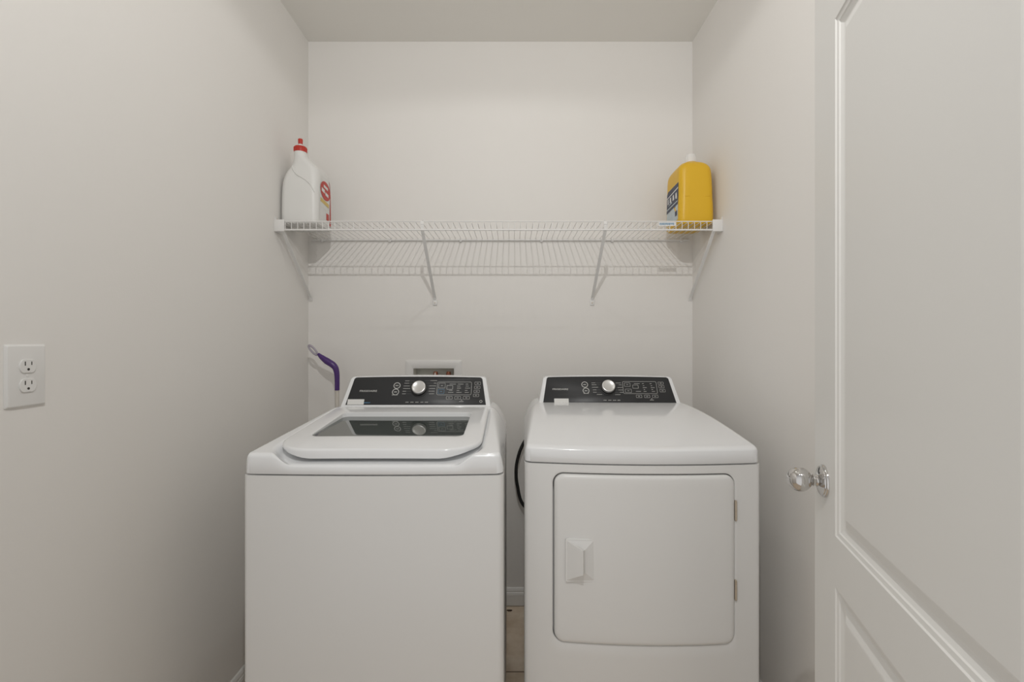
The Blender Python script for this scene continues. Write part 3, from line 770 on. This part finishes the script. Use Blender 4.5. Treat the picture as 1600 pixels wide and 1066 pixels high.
# ------------------------------------------------------------------ purple-handled mop behind the washer
def mop():
    YM = 2.225
    root = empty('mop', (-.808, YM, 0))
    tag(root, 'mop with curved purple grip and grey hanging loop standing behind the washer', 'mop')
    s = lambda px, py: ((px-800)*YM/750+.808, 0, 1.281+(533-py)*YM/750)
    gp = [(526.8, 610), (526.8, 596), (526.3, 584), (524.0, 575), (519, 569.5), (511, 564.5), (503, 558.5), (497, 553)]
    rr = [.0108, .0112, .0122, .0140, .0155, .0158, .0118, .0062]
    P3 = catmull([s(*p) for p in gp], 6); R = []
    for i in range(len(rr)-1):
        for k in range(6): R.append(rr[i]+(rr[i+1]-rr[i])*k/6)
    R.append(rr[-1])
    bm = bmesh.new(); tube(bm, P3, R, 14); obj('grip', bm, M['purple'], root, 60)
    bm = bmesh.new(); c = s(488.5, 547.2)
    lp = []
    for i in range(24):
        a = 2*PI*i/24; u, w = .029*math.cos(a), .0085*math.sin(a)
        ang = math.radians(-48); lp.append((c[0]+u*math.cos(ang)-w*math.sin(ang), .004, c[2]+u*math.sin(ang)+w*math.cos(ang)))
    tube(bm, lp, .0052, 8, closed=True)
    obj('hanging_loop', bm, M['greyplastic'], root, 60)
    bm = bmesh.new(); tube(bm, [s(526.8, 609.5), (.0, 0, .06)], .0088, 12); obj('pole', bm, M['polegrey'], root, 60)
    bm = bmesh.new(); box(bm, (-.10, -.045, 0), (.10, .045, .018), .006); box(bm, (-.02, -.015, .015), (.02, .015, .07), .006); obj('head', bm, M['greyplastic'], root, 40)
    return root
mop()

# ------------------------------------------------------------------ laundry outlet box in the back wall
root = empty('laundry_outlet_box', (-.381, YB, 1.075))
tag(root, 'white recessed water valve box in the back wall behind the washer', 'outlet box')
bm = bmesh.new()
def fl(hw, h0, h1, y, r=.004): return [(x, y, z) for x, z in rrect(hw, (h1-h0)/2, r, 4, 0, (h0+h1)/2, 3)]
loft(bm, [fl(.1365, -.112, .1125, 0), fl(.1365, -.112, .1125, -.003), fl(.134, -.1095, .110, -.0045), fl(.102, -.0745, .0745, -.0045), fl(.0995, -.0725, .0725, -.003), fl(.0985, -.072, .072, 0)], False, False)
obj('trim_frame', bm, M['plastic'], root, 40)
bm = bmesh.new()
loft(bm, [fl(.0985, -.072, .072, 0), fl(.097, -.070, .070, .078)], False, True)
obj('recess', bm, M['boxgrey'], root)
for vx in (.003, .067):
    bm = bmesh.new()
    lathe(bm, [(.0001, -.069), (.009, -.069), (.009, -.02), (.0125, -.018), (.0125, .044), (.0105, .050), (.0105, .055), (.0001, .055)], Matrix.Translation((vx, .040, 0)), 20)
    v = obj('valve', bm, M['copper'], root, 40)
    bm = bmesh.new(); box(bm, (vx-.0035, .020, .018), (vx+.0035, .026, .050), .0015); lathe(bm, [(.0001, 0), (.0042, 0), (.0042, .012), (.0001, .012)], Matrix.Translation((vx, .034, .034)) @ Matrix.Rotation(PI/2, 4, 'X'), 14)
    tag(obj('valve_handle', bm, M['rust' if vx > .05 else 'polegrey'], v, 40), 'rusty red lever' if vx > .05 else 'pale lever')

# ------------------------------------------------------------------ duplex outlet on the left wall
root = empty('wall_outlet', (XL, .976, 1.2105), PI/2)     # local x -> +y (away), local -y -> +x (into room)
tag(root, 'white duplex electrical outlet on the left wall', 'outlet')
def pl(hw, hh, y, r): return [(x, -y, z) for x, z in rrect(hw, hh, r, 4, 0, 0, 2)]
bm = bmesh.new(); loft(bm, [pl(.0410, .0635, 0, .003), pl(.0410, .0635, .0015, .003), pl(.0375, .0600, .0052, .003), pl(.036, .0585, .0056, .003)])
obj('cover_plate', bm, M['plastic'], root, 25)
for sz in (-1, 1):
    zc = sz*.0195
    pts = []
    for i in range(32):
        a = 2*PI*i/32; x = .0172*math.cos(a); z = .0172*math.sin(a); pts.append((x, zc+clamp(z, -.0137, .0137)))
    bm = bmesh.new(); loft(bm, [[(x, -.005, z) for x, z in pts], [(x, -.0074, z) for x, z in pts], [(x*.96, -.0080, zc+(z-zc)*.96) for x, z in pts]])
    rc = obj('receptacle', bm, M['plastic'], root, 40)
    bm = bmesh.new()
    box(bm, (-.0075, -.0083, zc+.0012), (-.0055, -.0076, zc+.0095)); box(bm, (.0057, -.0083, zc+.0020), (.0075, -.0076, zc+.0090))
    lathe(bm, [(.0001, .0076), (.0026, .0076), (.0026, .0083), (.0001, .0083)], Matrix.Translation((0, 0, zc-.0065)) @ Matrix.Rotation(PI/2, 4, 'X'), 14)
    obj('slots', bm, M['slot'], rc)
bm = bmesh.new(); lathe(bm, [(.0001, .005), (.0032, .005), (.0030, .0064), (.0001, .0068)], Matrix.Rotation(PI/2, 4, 'X'), 14); obj('screw', bm, M['plastic'], root, 40)

# small brown chip on the floor between the machines
bm = bmesh.new(); pts = [(.013*math.cos(a)*(1+.2*math.sin(3*a)), .009*math.sin(a)*(1+.15*math.cos(2*a))) for a in [2*PI*i/20 for i in range(20)]]
loft(bm, [[(x, y, 0) for x, y in pts], [(x*.9, y*.9, .0015) for x, y in pts], [(x*.5, y*.5, .0025) for x, y in pts]])
o = obj('floor_speck', bm, mat('brown_speck', (.06, .035, .018), .7, noise=(80, .2)), None, 60); o.location = (-.012, 2.28, 0)
tag(o, 'small dark brown speck on the tile floor between washer and dryer', 'debris')

# ------------------------------------------------------------------ ceiling lamp housing (its light is at the top of the script)
root = empty('ceiling_light', (-.05, 1.30, ZC)); tag(root, 'round white ceiling light above the space in front of the machines', 'ceiling light')
bm = bmesh.new(); lathe(bm, [(.0001, 0), (.12, 0), (.12, -.012), (.115, -.018), (.0001, -.018)], None, 40); obj('base', bm, M['plastic'], root, 40)
bm = bmesh.new(); lathe(bm, [(.0001, -.018), (.105, -.018), (.102, -.024), (.08, -.030), (.0001, -.034)], None, 40); obj('diffuser', bm, M['lampglass'], root, 50)
